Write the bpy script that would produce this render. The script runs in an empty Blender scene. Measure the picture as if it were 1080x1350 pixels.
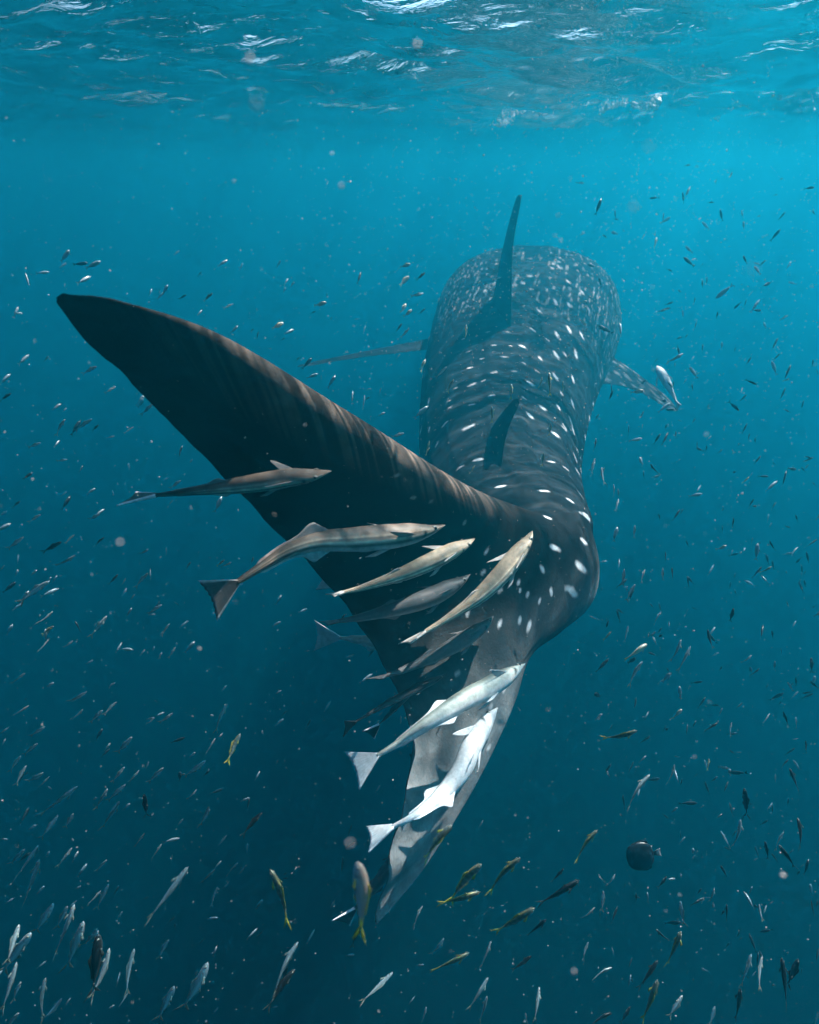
import bpy, bmesh, math, random
import numpy as np
from mathutils import Vector, Matrix
from mathutils.bvhtree import BVHTree

# ------------------------------------------------------------------ camera
F_PX, PITCH, CAM_Z = 850.0, math.radians(27.9), -0.52
CP, SP = math.cos(PITCH), math.sin(PITCH)
scene = bpy.context.scene
COL = scene.collection
cam_d = bpy.data.cameras.new('camera')
cam = bpy.data.objects.new('camera', cam_d)
COL.objects.link(cam)
cam.location = (0, 0, CAM_Z)
cam.rotation_euler = (math.pi / 2 - PITCH, 0, 0)
cam_d.sensor_fit = 'VERTICAL'
cam_d.sensor_height = 24.0
cam_d.sensor_width = 24.0
cam_d.lens = 24.0 * F_PX / 1350.0
cam_d.clip_start = 0.01
cam_d.clip_end = 1000
cam_d.dof.use_dof = True
cam_d.dof.focus_distance = 1.9
cam_d.dof.aperture_fstop = cam_d.lens / 4.0
scene.camera = cam

# ------------------------------------------------------------------ light
SUN_EL, SUN_AZ = math.radians(54), math.radians(47)      # azimuth clockwise from +Y (ahead), so from the right
sun_dir = Vector((math.sin(SUN_AZ) * math.cos(SUN_EL), math.cos(SUN_AZ) * math.cos(SUN_EL), math.sin(SUN_EL)))
world = bpy.data.worlds.new('World')
scene.world = world
world.use_nodes = True
wn = world.node_tree.nodes
sky = wn.new('ShaderNodeTexSky')
sky.sky_type = 'NISHITA'
sky.sun_disc = False
sky.sun_elevation = SUN_EL
sky.sun_rotation = SUN_AZ
wn['Background'].inputs['Strength'].default_value = 0.10
world.node_tree.links.new(sky.outputs[0], wn['Background'].inputs['Color'])
sun_l = bpy.data.lights.new('sun', 'SUN')
sun_l.energy = 5.0
sun_l.angle = math.radians(0.53)
sun_l.color = (1.0, 0.96, 0.90)
sun = bpy.data.objects.new('sun', sun_l)
COL.objects.link(sun)
sun.rotation_euler = (-sun_dir).to_track_quat('-Z', 'Y').to_euler()

scene.view_settings.view_transform = 'Standard'
scene.view_settings.look = 'None'
scene.view_settings.gamma = 1.0
scene.view_settings.exposure = 2.02
scene.cycles.max_bounces = 5
scene.cycles.volume_bounces = 1
scene.cycles.transparent_max_bounces = 12
scene.cycles.caustics_reflective = False
scene.cycles.caustics_refractive = False
scene.cycles.use_denoising = True
scene.cycles.use_adaptive_sampling = True
scene.cycles.adaptive_threshold = 0.03
scene.cycles.adaptive_min_samples = 12
scene.cycles.sample_clamp_indirect = 4.0

HAZE_DENSITY = 0.122
HAZE_COLOR = (0.010, 0.553, 0.80, 1)
HAZE_ANISO = 0.71

DEBUG = False
rng = np.random.default_rng(7)
random.seed(7)
CAM = np.array([0, 0, CAM_Z])

# ------------------------------------------------------------------ helpers
def P(px, py, Y):
    """world point seen at photo pixel (px, py), Y metres ahead of the camera (horizontal)"""
    x, u = (px - 540) / F_PX, (675 - py) / F_PX
    r = np.array([x, CP + SP * u, -SP + CP * u])
    return CAM + r * (Y / r[1])

def PD(px, py, d):
    x, u = (px - 540) / F_PX, (675 - py) / F_PX
    return CAM + np.array([x, CP + SP * u, -SP + CP * u]) * d

def project(pts):
    q = pts - CAM
    d = q[:, 1] * CP - q[:, 2] * SP
    u = q[:, 1] * SP + q[:, 2] * CP
    return 540 + F_PX * q[:, 0] / d, 675 - F_PX * u / d, d

def norm(a):
    a = np.asarray(a, float)
    return a / np.maximum(np.linalg.norm(a, axis=-1, keepdims=True), 1e-9)

def spline(vals, t):
    """Catmull-Rom through vals (n, ...) at parameters t in [0, n-1]"""
    vals = np.asarray(vals, float)
    n = len(vals)
    ext = np.concatenate([[2 * vals[0] - vals[1]], vals, [2 * vals[-1] - vals[-2]]])
    t = np.clip(np.asarray(t, float), 0, n - 1 - 1e-9)
    i = t.astype(int)
    f = (t - i).reshape((-1,) + (1,) * (vals.ndim - 1))
    a, b, c, d = ext[i], ext[i + 1], ext[i + 2], ext[i + 3]
    return .5 * (2 * b + (c - a) * f + (2 * a - 5 * b + 4 * c - d) * f * f + (3 * b - a - 3 * c + d) * f ** 3)

def smooth(a, b, x):
    t = np.clip((x - a) / (b - a), 0, 1)
    return t * t * (3 - 2 * t)

def vnoise(p, seed=0):
    """cheap smooth value noise of (n,2|3) points, 0..1"""
    p = np.asarray(p, float)
    if p.shape[1] == 2:
        p = np.c_[p, np.zeros(len(p))]
    i = np.floor(p).astype(np.int64)
    f = p - i
    f = f * f * (3 - 2 * f)
    out = 0
    for dx in (0, 1):
        for dy in (0, 1):
            for dz in (0, 1):
                h = ((i[:, 0] + dx) * 374761393 + (i[:, 1] + dy) * 668265263 + (i[:, 2] + dz) * 2147483647 + seed * 974711) & 0xffffffff
                h = ((h ^ (h >> 13)) * 1274126177) & 0xffffffff
                h = ((h ^ (h >> 16)) & 0xffff) / 65535.0
                out = out + h * np.where(dx, f[:, 0], 1 - f[:, 0]) * np.where(dy, f[:, 1], 1 - f[:, 1]) * np.where(dz, f[:, 2], 1 - f[:, 2])
    return out

def hash2(i, j, seed):
    h = (i * 374761393 + j * 668265263 + seed * 362437) & 0xffffffff
    h = ((h ^ (h >> 13)) * 1274126177) & 0xffffffff
    return ((h ^ (h >> 16)) & 0xffff) / 65535.0

class Geo:
    """collects vertices, faces and per-vertex colours of ONE mesh"""
    def __init__(s):
        s.v, s.f, s.c, s.u, s.n = [], [], [], [], 0
    def add(s, v, f, c, u=None):
        v = np.asarray(v, float)
        s.v.append(v)
        s.f.extend([tuple(int(k) + s.n for k in q) for q in f])
        c = np.asarray(c, float)
        s.c.append(np.broadcast_to(c, (len(v), 3)) if c.ndim == 1 else c)
        s.u.append(np.zeros((len(v), 2)) if u is None else u)
        s.n += len(v)
    def mesh(s, name, mat, origin=(0, 0, 0)):
        V = np.concatenate(s.v) - np.asarray(origin)
        me = bpy.data.meshes.new(name)
        me.from_pydata(V.tolist(), [], s.f)
        C = np.concatenate(s.c)
        at = me.color_attributes.new('Col', 'FLOAT_COLOR', 'POINT')
        at.data.foreach_set('color', np.c_[C, np.ones(len(C))].astype(np.float32).ravel())
        U = np.concatenate(s.u)
        at2 = me.attributes.new('suv', 'FLOAT_VECTOR', 'POINT')
        at2.data.foreach_set('vector', np.c_[U, np.zeros(len(U))].astype(np.float32).ravel())
        me.polygons.foreach_set('use_smooth', np.ones(len(me.polygons), bool))
        me.materials.append(mat)
        me.update()
        return me

def grid_faces(n, m, wrap=True):
    """quads of an n x m vertex grid (rows n, columns m)"""
    i = np.arange(n - 1)[:, None]
    j = np.arange(m if wrap else m - 1)[None, :]
    a = i * m + j
    b = i * m + (j + 1) % m
    return np.stack([a, b, b + m, a + m], -1).reshape(-1, 4)

def link(name, me, label=None, cat=None, group=None, kind=None, loc=(0, 0, 0)):
    o = bpy.data.objects.new(name, me)
    COL.objects.link(o)
    o.location = loc
    if label: o['label'] = label
    if cat: o['category'] = cat
    if group: o['group'] = group
    if kind: o['kind'] = kind
    return o

def new_mat(name):
    m = bpy.data.materials.new(name)
    m.use_nodes = True
    nt = m.node_tree
    return m, nt, nt.nodes['Principled BSDF'], nt.nodes['Material Output']

def N(nt, kind, **kw):
    n = nt.nodes.new(kind)
    for k, v in kw.items():
        setattr(n, k, v)
    return n

# ------------------------------------------------------------------ materials
def skin_material(name, noise_scale, amount, rough, spec, bump, streak=None):
    m, nt, b, out = new_mat(name)
    L = nt.links.new
    at = N(nt, 'ShaderNodeAttribute', attribute_name='Col')
    tc = N(nt, 'ShaderNodeTexCoord')
    nz = N(nt, 'ShaderNodeTexNoise')
    nz.inputs['Scale'].default_value = noise_scale
    nz.inputs['Detail'].default_value = 6
    nz.inputs['Roughness'].default_value = .65
    L(tc.outputs['Object'], nz.inputs['Vector'])
    mr = N(nt, 'ShaderNodeMapRange')
    mr.inputs['From Min'].default_value = .3
    mr.inputs['From Max'].default_value = .7
    mr.inputs['To Min'].default_value = 1 - amount
    mr.inputs['To Max'].default_value = 1 + amount
    L(nz.outputs['Fac'], mr.inputs['Value'])
    fac = mr.outputs[0]
    if streak:
        su = N(nt, 'ShaderNodeAttribute', attribute_name='suv')
        mp = N(nt, 'ShaderNodeMapping')
        mp.inputs['Scale'].default_value = streak
        L(su.outputs['Vector'], mp.inputs['Vector'])
        n2 = N(nt, 'ShaderNodeTexNoise')
        n2.inputs['Scale'].default_value = 1
        n2.inputs['Detail'].default_value = 5
        L(mp.outputs[0], n2.inputs['Vector'])
        m2 = N(nt, 'ShaderNodeMapRange')
        m2.inputs['From Min'].default_value = .3
        m2.inputs['From Max'].default_value = .7
        m2.inputs['To Min'].default_value = .86
        m2.inputs['To Max'].default_value = 1.14
        L(n2.outputs['Fac'], m2.inputs['Value'])
        mu = N(nt, 'ShaderNodeMath', operation='MULTIPLY')
        L(fac, mu.inputs[0]); L(m2.outputs[0], mu.inputs[1])
        fac = mu.outputs[0]
    mx = N(nt, 'ShaderNodeVectorMath', operation='SCALE')
    L(at.outputs['Color'], mx.inputs[0])
    L(fac, mx.inputs['Scale'])
    L(mx.outputs[0], b.inputs['Base Color'])
    b.inputs['Roughness'].default_value = rough
    b.inputs['Specular IOR Level'].default_value = spec
    bp = N(nt, 'ShaderNodeBump')
    bp.inputs['Strength'].default_value = bump
    bp.inputs['Distance'].default_value = .004
    n3 = N(nt, 'ShaderNodeTexNoise')
    n3.inputs['Scale'].default_value = noise_scale * 5
    n3.inputs['Detail'].default_value = 4
    L(tc.outputs['Object'], n3.inputs['Vector'])
    L(n3.outputs['Fac'], bp.inputs['Height'])
    L(bp.outputs[0], b.inputs['Normal'])
    return m

M_SHARK = skin_material('shark_skin', 22, .30, .80, .06, .35, (30, 5, 1))
M_REMORA = skin_material('remora_skin', 95, .26, .45, .25, .25)
M_FISH = skin_material('fish_scales', 300, .12, .30, .60, .10)
M_FISH.node_tree.nodes['Principled BSDF'].inputs['Metallic'].default_value = .25

def surface_material():
    m, nt, b, out = new_mat('sea_surface_water')
    nt.nodes.remove(b)
    L = nt.links.new
    tc = N(nt, 'ShaderNodeTexCoord')
    # fine ripples
    n1 = N(nt, 'ShaderNodeTexNoise')
    n1.inputs['Scale'].default_value = 7.0
    n1.inputs['Detail'].default_value = 4
    n1.inputs['Roughness'].default_value = .6
    n1.inputs['Distortion'].default_value = .6
    mp = N(nt, 'ShaderNodeMapping')
    mp.inputs['Scale'].default_value = (.8, 1.5, 1)
    L(tc.outputs['Object'], mp.inputs['Vector'])
    L(mp.outputs[0], n1.inputs['Vector'])
    bp = N(nt, 'ShaderNodeBump')
    bp.inputs['Strength'].default_value = 1.0
    bp.inputs['Distance'].default_value = .025
    L(n1.outputs['Fac'], bp.inputs['Height'])
    fr = N(nt, 'ShaderNodeFresnel')
    fr.inputs['IOR'].default_value = 1.333
    L(bp.outputs[0], fr.inputs['Normal'])
    gl = N(nt, 'ShaderNodeBsdfGlossy')
    gl.inputs['Roughness'].default_value = .04
    gl.inputs['Color'].default_value = (1, 1, 1, 1)
    L(bp.outputs[0], gl.inputs['Normal'])
    # focused sunlight imitated in the transparent colour: bright threads over a dimmer ground
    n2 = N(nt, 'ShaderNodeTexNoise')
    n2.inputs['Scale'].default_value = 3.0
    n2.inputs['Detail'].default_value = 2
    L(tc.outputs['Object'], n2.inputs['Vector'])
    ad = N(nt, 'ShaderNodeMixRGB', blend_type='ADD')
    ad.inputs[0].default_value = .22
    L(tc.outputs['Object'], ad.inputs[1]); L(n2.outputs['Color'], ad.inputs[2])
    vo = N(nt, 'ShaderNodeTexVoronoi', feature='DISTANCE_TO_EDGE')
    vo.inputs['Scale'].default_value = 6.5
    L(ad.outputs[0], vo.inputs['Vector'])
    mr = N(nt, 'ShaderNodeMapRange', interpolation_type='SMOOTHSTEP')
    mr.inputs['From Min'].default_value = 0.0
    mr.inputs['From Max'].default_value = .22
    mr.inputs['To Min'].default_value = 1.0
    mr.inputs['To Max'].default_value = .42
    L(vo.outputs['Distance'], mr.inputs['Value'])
    n4 = N(nt, 'ShaderNodeTexNoise')  # broad bright and dim patches painted in for light shafts
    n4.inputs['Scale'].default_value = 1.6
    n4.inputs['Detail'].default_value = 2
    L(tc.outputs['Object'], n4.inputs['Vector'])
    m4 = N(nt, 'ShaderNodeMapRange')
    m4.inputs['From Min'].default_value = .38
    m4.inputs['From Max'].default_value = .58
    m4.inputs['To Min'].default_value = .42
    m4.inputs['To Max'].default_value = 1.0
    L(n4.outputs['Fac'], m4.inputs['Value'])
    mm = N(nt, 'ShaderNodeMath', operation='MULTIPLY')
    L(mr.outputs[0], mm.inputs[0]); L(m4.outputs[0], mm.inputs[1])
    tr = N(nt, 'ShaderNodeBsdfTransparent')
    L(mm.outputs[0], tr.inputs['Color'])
    mx = N(nt, 'ShaderNodeMixShader')
    L(fr.outputs[0], mx.inputs[0])
    L(tr.outputs[0], mx.inputs[1])
    L(gl.outputs[0], mx.inputs[2])
    L(mx.outputs[0], out.inputs['Surface'])
    return m

# ------------------------------------------------------------------ sea surface, sea floor, the water itself
def wave_height(x, y):
    r = np.random.default_rng(11)
    h = np.zeros_like(x)
    for k in range(46):
        lam = 0.22 * (16.0 ** (k / 45.0))                 # 0.22 .. 3.5 m
        ang = r.normal(math.radians(100), .55)
        ph = r.uniform(0, 6.28)
        amp = .0080 * lam ** .88 * r.uniform(.5, 1.3)
        kx, ky = math.cos(ang) * 2 * math.pi / lam, math.sin(ang) * 2 * math.pi / lam
        q = kx * x + ky * y + ph + .5 * np.sin(.7 * x + .4 * y + k)
        h += amp * (1.35 * np.exp(np.sin(q) - 1) * 2 - 1.25)
    return h

def build_surface():
    nx, ny = 620, 820
    tx = np.linspace(-1, 1, nx)
    xs = 4.2 * tx + 60 * np.sign(tx) * np.abs(tx) ** 5 + .0
    ty = np.linspace(0, 1, ny)
    ys = 2.0 + 11 * ty + 75 * ty ** 4
    back = np.linspace(-40, 1.9, 60)
    ys = np.concatenate([back, ys])
    X, Y = np.meshgrid(xs, ys)
    Z = wave_height(X, Y)
    V = np.c_[X.ravel(), Y.ravel(), Z.ravel()]
    me = bpy.data.meshes.new('sea_surface')
    me.from_pydata(V.tolist(), [], grid_faces(len(ys), nx, False).tolist())
    me.polygons.foreach_set('use_smooth', np.ones(len(me.polygons), bool))
    me.materials.append(surface_material())
    return link('sea_surface', me, 'rippled underside of the sea surface along the top of the photo', 'water', kind='structure')

build_surface()

def build_floor():
    m, nt, b, out = new_mat('sand')
    nz = N(nt, 'ShaderNodeTexNoise')
    nz.inputs['Scale'].default_value = .6
    cr = N(nt, 'ShaderNodeValToRGB')
    cr.color_ramp.elements[0].color = (.16, .14, .11, 1)
    cr.color_ramp.elements[1].color = (.30, .27, .21, 1)
    nt.links.new(nz.outputs['Fac'], cr.inputs[0])
    nt.links.new(cr.outputs[0], b.inputs['Base Color'])
    xs = np.linspace(-60, 60, 60); ys = np.linspace(-40, 86, 60)
    X, Y = np.meshgrid(xs, ys)
    Z = -24 + .4 * np.sin(X * .3) * np.cos(Y * .23)
    me = bpy.data.meshes.new('sea_floor')
    me.from_pydata(np.c_[X.ravel(), Y.ravel(), Z.ravel()].tolist(), [], grid_faces(60, 60, False).tolist())
    me.materials.append(m)
    link('sea_floor', me, 'sandy sea floor lost in the dark water far below', 'sea floor', kind='structure')

build_floor()

def build_haze():
    m, nt, b, out = new_mat('sea_water_volume')
    nt.nodes.remove(b)
    v = N(nt, 'ShaderNodeVolumePrincipled')
    v.inputs['Color'].default_value = HAZE_COLOR
    v.inputs['Density'].default_value = HAZE_DENSITY
    v.inputs['Anisotropy'].default_value = HAZE_ANISO
    nt.links.new(v.outputs[0], out.inputs['Volume'])
    bm = bmesh.new()
    bmesh.ops.create_cube(bm, size=1)
    lo, hi = Vector((-66, -43, -25.6)), Vector((66, 90, 0.45))
    for q in bm.verts:
        q.co = Vector([lo[i] + (q.co[i] + .5) * (hi[i] - lo[i]) for i in range(3)])
    me = bpy.data.meshes.new('haze')
    bm.to_mesh(me); bm.free()
    me.materials.append(m)
    link('haze', me, 'clear blue sea water that fades distant things to turquoise', 'water', kind='stuff')

build_haze()

# ------------------------------------------------------------------ whale shark (one continuous loft from snout to tail trailing edge)
VC = np.linspace(1, -1, 33)            # midline columns, top -> bottom

def far(Y):
    return Y if Y < 2.3 else 2.3 + (Y - 2.3) * 1.9

def body_section(c, hup, hdn, lean=0.0):
    k = far(c[1]) / c[1]
    c = np.asarray(c, float) * k + CAM
    hup, hdn = hup * k, hdn * k
    up = norm(np.array([lean, 0, 1.0]))
    return np.array([c + up * (v * (hup if v > 0 else hdn)) for v in VC])

FIN_KEYS = [(692, 868, 1.62), (655, 662, 1.86), (704, 758, 1.88), (735, 834, 1.82), (585, 622, 1.61), (652, 784, 1.78), (470, 550, 1.35), (520, 674, 1.63), (592, 802, 1.66),
            (654, 892, 1.56), (677, 930, 1.47), (310, 455, 1.09), (410, 638, 1.47), (528, 806, 1.55), (606, 958, 1.43), (630, 1030, 1.27), (165, 397, .93), (330, 610, 1.35),
            (478, 802, 1.47), (562, 1140, 1.06), (80, 383, .86), (243, 575, 1.21), (452, 792, 1.42), (545, 980, 1.31), (494, 1221, .95)]
def _poly(x, y):
    x, y = (np.asarray(x, float) - 480) / 300, (np.asarray(y, float) - 780) / 300
    return np.stack([x ** i * y ** j for i in range(4) for j in range(4 - i)], -1)
_fk = np.array(FIN_KEYS, float)
FIN_COEF = np.linalg.lstsq(_poly(_fk[:, 0], _fk[:, 1]), _fk[:, 2], rcond=None)[0]

def fincurve(keys):
    """a curve on the smooth fin surface, its distance taken from one fitted sheet"""
    return curve9([(v, (p[0], p[1], float(_poly(p[0], p[1]) @ FIN_COEF))) for v, p in keys])

def curve9(keys):
    """keys: list of (v, (px,py,Y)) top->bottom, interpolated over VC"""
    kv = np.array([k[0] for k in keys])
    kp = np.array([P(*k[1]) for k in keys])
    t = np.interp(-VC, -kv, np.arange(len(kv)))
    return spline(kp, t)

sections, half_w, fin_t = [], [], []
def S(mid, hw, fin=0.0):
    Yc = mid[16][1]
    k = Yc / (2.3 + (Yc - 2.3) / 1.9) if Yc > 2.3 and fin == 0 else 1.0
    sections.append(mid); half_w.append(hw * k); fin_t.append(fin)

#      x      Y     z(rel. camera)      hup  hdn   half width
S(body_section((1.26, 7.00, -1.05), .10, .10), .42)
S(body_section((1.22, 6.90, -1.05), .22, .22), .60)
S(body_section((1.14, 6.45, -1.05), .38, .38), .72)
S(body_section((1.02, 5.75, -1.06), .50, .48), .76)
S(body_section((.89, 5.10, -1.12), .50, .52), .72)
S(body_section((.72, 4.45, -1.22), .46, .52), .62)
S(body_section((.58, 3.80, -1.32), .42, .50), .515)
S(body_section((.48, 3.15, -1.40), .38, .44), .42)
S(body_section((.46, 2.65, -1.40), .30, .35), .35)
S(body_section((.50, 2.30, -1.33), .22, .25), .255)
S(curve9([(1, (694, 678, 2.06)), (0, (732, 736, 2.04)), (-1, (760, 800, 2.00))]), .150, .1)
S(curve9([(1, (655, 662, 1.86)), (0, (704, 758, 1.88)), (-1, (735, 834, 1.82))]), .100, .35)
S(fincurve([(1, (585, 622, 1.66)), (.5, (608, 700, 1.73)), (0, (652, 784, 1.74)), (-.5, (690, 842, 1.68)), (-1, (698, 866, 1.62))]), .072, .7)
S(fincurve([(1, (470, 550, 1.42)), (.5, (520, 674, 1.58)), (0, (592, 802, 1.64)), (-.5, (654, 892, 1.55)), (-1, (677, 930, 1.44))]), .055, 1)
S(fincurve([(1, (310, 455, 1.17)), (.5, (410, 638, 1.41)), (0, (528, 806, 1.54)), (-.5, (606, 958, 1.43)), (-1, (630, 1030, 1.24))]), .038, 1)
S(fincurve([(1, (165, 397, 1.00)), (.5, (330, 610, 1.27)), (0, (478, 802, 1.46)), (-.5, (572, 985, 1.33)), (-1, (562, 1140, 1.06))]), .018, 1)
S(fincurve([(1, (79, 384, .91)), (.9375, (77, 401, .92)), (.875, (98, 429, .95)), (.8, (146, 478, 1.02)), (.6, (243, 575, 1.13)), (.3, (338, 672, 1.29)), (0, (452, 792, 1.41)), (-.3, (512, 888, 1.36)), (-.5, (545, 980, 1.26)), (-.75, (520, 1105, 1.10)), (-1, (494, 1221, .97))]), .003, 1)

def build_shark():
    sec = np.array(sections)                                  # (K, 9, 3)
    K = len(sec)
    # denser rings towards the camera
    t = np.concatenate([np.linspace(0, 5, 200, endpoint=False), np.linspace(5, 9, 260, endpoint=False), np.linspace(9, K - 1, 430)])
    mid = spline(sec, t)                                      # (R, 9, 3)
    hw = spline(np.array(half_w), t)
    ft = spline(np.array(fin_t), t)
    R, M = len(t), 420
    phi = np.linspace(0, 2 * math.pi, M, endpoint=False)
    # even out v spacing a little so the wide fin gets enough columns
    vv = np.cos(phi)
    cols = spline(np.transpose(mid, (1, 0, 2)), (1 - vv) / 2 * 32)  # (M, R, 3)
    cols = np.transpose(cols, (1, 0, 2))                           # (R, M, 3)
    fine = np.transpose(spline(np.transpose(mid, (1, 0, 2)), np.linspace(0, 32, 161)), (1, 0, 2))  # top->bottom
    dv = -np.gradient(fine, axis=1)
    dt = np.gradient(fine, t, axis=0)
    # body rings: use the tangent of the centre line
    nrm = norm(np.cross(dv, dt))
    k = np.ones(9) / 9
    for _ in range(2):
        pad = np.pad(nrm, ((0, 0), (4, 4), (0, 0)), mode='edge')
        nrm = norm(np.stack([np.apply_along_axis(lambda a: np.convolve(a, k, 'valid'), 1, pad[:, :, q]) for q in range(3)], -1))
    idx = np.clip((1 - vv) / 2 * 160, 0, 160)
    i0 = np.clip(idx.astype(int), 0, 159); fr = (idx - i0)[None, :, None]
    nr = norm(nrm[:, i0] * (1 - fr) + nrm[:, i0 + 1] * fr)
    sp = np.sin(phi)
    expo = .80 + .35 * ft[:, None]
    prof = np.sign(sp) * np.abs(sp)[None, :] ** expo
    # fins: thick near the middle of the tail stalk, thin in the lobes, rounded leading edge
    lobes = 1 - .30 * ft[:, None] * smooth(.15, .8, np.abs(vv))[None, :]
    T = hw[:, None] * prof * lobes
    # the upper lobe has a full, rounded leading edge
    xl = np.clip(1 - vv, 0, 2)
    bulge = np.sqrt(xl / .22) * np.exp(.5 * (1 - xl / .22)) * np.sign(sp)
    T = T + .042 * (smooth(10.2, 12.2, t) * smooth(16.0, 13.2, t))[:, None] * bulge[None, :]
    # longitudinal ridges along the flanks and back
    bodyness = (1 - ft)[:, None]
    for rv, amp, wd in ((.995, .022, .010), (.80, .012, .06), (.45, .008, .08), (.05, .010, .08)):
        w = np.exp(-((vv - rv) / wd) ** 2)[None, :]
        if rv > .9:
            cols = cols + np.array([0, 0, 1.0]) * (amp * w * bodyness * (smooth(1.2, 3.5, t) * smooth(9.5, 8, t))[:, None])[..., None]
        else:
            T = T + np.sign(sp)[None, :] * amp * w * bodyness * (smooth(2, 4, t) * smooth(9.3, 7.6, t))[:, None]
    V = cols + nr * T[..., None]
    s = t[:, None] + 0 * phi[None, :]
    v = vv[None, :] + 0 * t[:, None]
    # small flutter of the trailing edge
    fl = smooth(14, 16, s) * .006 * np.sin(v * 37 + 2)
    V = V + nr * fl[..., None]
    # worn, slightly nicked trailing edge
    jag = vnoise(np.c_[(v * 60).ravel(), 0 * v.ravel()], 12).reshape(v.shape) - .5 + 1.2 * smooth(.80, .95, vnoise(np.c_[(v * 23).ravel(), 0 * v.ravel()], 14).reshape(v.shape))
    V = V + np.gradient(V, t, axis=0) * (jag * .035 * smooth(15.3, 16, s))[..., None] * -1
    side = np.sign(sp)[None, :] + 0 * t[:, None]
    flat = V.reshape(-1, 3)
    s, v, side = s.ravel(), v.ravel(), side.ravel()
    # arc-length coordinate along the centre line (metres), from the snout
    cl = mid[:, 16]
    arc = np.concatenate([[0], np.cumsum(np.linalg.norm(np.diff(cl, axis=0), axis=1))])
    al = np.repeat(arc, M)
    ang = np.repeat(phi[None, :], R, 0).ravel()               # 0 = top midline
    ang = np.where(ang > math.pi, ang - 2 * math.pi, ang)     # + right, - left
    f = np.repeat(ft, M)
    girth = np.repeat(np.maximum(hw, .12), M)

    # --- skin colour
    n1 = vnoise(flat * 4.0, 1); n2 = vnoise(flat * 13.0, 2); n3 = vnoise(np.c_[s * 3, v * 40], 3)
    back = np.array([.0095, .0125, .015]); belly = np.array([.42, .43, .42])
    cb = back * (.75 + .5 * n1 + .25 * n2)[:, None]
    bl = smooth(-.35, -.75, v)[:, None]
    cb = cb * (1 - bl) + belly * bl
    # pale transverse bars between the rows of spots
    barc = al * 4.2 + .55 * np.cos(ang * 1.0) + .5 * n1
    bar = smooth(.80, .97, np.cos(barc * 2 * math.pi) * .5 + .5) * (.35 + .65 * n2)
    cb = cb + (bar * (1 - bl[:, 0]) * .022)[:, None] * np.array([1, 1.05, 1.08])
    # tail: brown black upper lobe, mottled grey stalk and lower lobe
    dark = np.array([.0065, .0054, .0050]); grey = np.array([.075, .083, .085]); pale = np.array([.20, .222, .228])
    ct = dark * (.7 + .5 * n2 + .25 * n3)[:, None]
    lo = smooth(.30, -.42, v + .16 * (s - 11) / 5 + .22 * (n1 - .5) + .10 * (n3 - .5))[:, None]
    ct = ct * (1 - lo) + (grey * (.72 + .3 * n1 + .25 * n3)[:, None]) * lo
    lo2 = smooth(-.30, -.80, v + .10 * (n1 - .5))[:, None] * smooth(11.5, 14, s)[:, None]
    ct = ct * (1 - lo2) + (pale * (.8 + .22 * n2 + .2 * n3)[:, None]) * lo2
    # leading edge of the upper lobe: sun band and streaks painted into the skin
    le = smooth(.74, .98, v) * smooth(10.6, 11.8, s) * smooth(15.4, 12.5, s)
    st = smooth(.35, .75, vnoise(np.c_[s * 30, v * 2.0], 5))
    ct = ct + (le * (.25 + .9 * st))[:, None] * np.array([.15, .115, .092])
    wt = smooth(9.2, 11.2, s)[:, None]
    C = cb * (1 - wt) + ct * wt

    # --- small spots: rows between the bars on the body, a fine net on the head
    def spotgrid(a, b, ra, rb, seed, jit, keep):
        out = np.zeros(len(a))
        ia, ib = np.floor(a).astype(np.int64), np.floor(b).astype(np.int64)
        for da in (-1, 0, 1):
            for db in (-1, 0, 1):
                ca, cb_ = ia + da, ib + db
                h1, h2, h3 = hash2(ca, cb_, seed), hash2(ca, cb_, seed + 1), hash2(ca, cb_, seed + 2)
                pa, pb = ca + .5 + jit * (h1 - .5), cb_ + .5 + jit * (h2 - .5)
                d = np.sqrt(((a - pa) / ra) ** 2 + ((b - pb) / rb) ** 2) / (.7 + .6 * h3)
                out = np.maximum(out, smooth(1.15, .55, d) * (h3 < keep))
        return out
    across = ang * girth                                       # metres round the body
    head = spotgrid(al / .25, across / .105 + .5 * np.floor(al / .25 % 2), .26, .13, 21, .75, .72)
    lines = spotgrid(al / .45, across / .07, .55, .10, 31, .9, .6) * .35
    midsp = spotgrid(al / .21, across / .19, .16, .21, 41, .6, .72)
    up = smooth(-.55, -.25, v)
    wh = smooth(5.6, 4.6, al)
    sp_amt = (np.maximum(head * .48, lines) * wh + midsp * (1 - wh) * smooth(5.2, 6.4, s) * 0 ) * up * (1 - wt[:, 0])
    left_side = midsp * (1 - wh) * up * smooth(10.5, 9.5, s) * smooth(1.25, 1.5, np.abs(ang))
    sp_amt = np.maximum(sp_amt, left_side)

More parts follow.
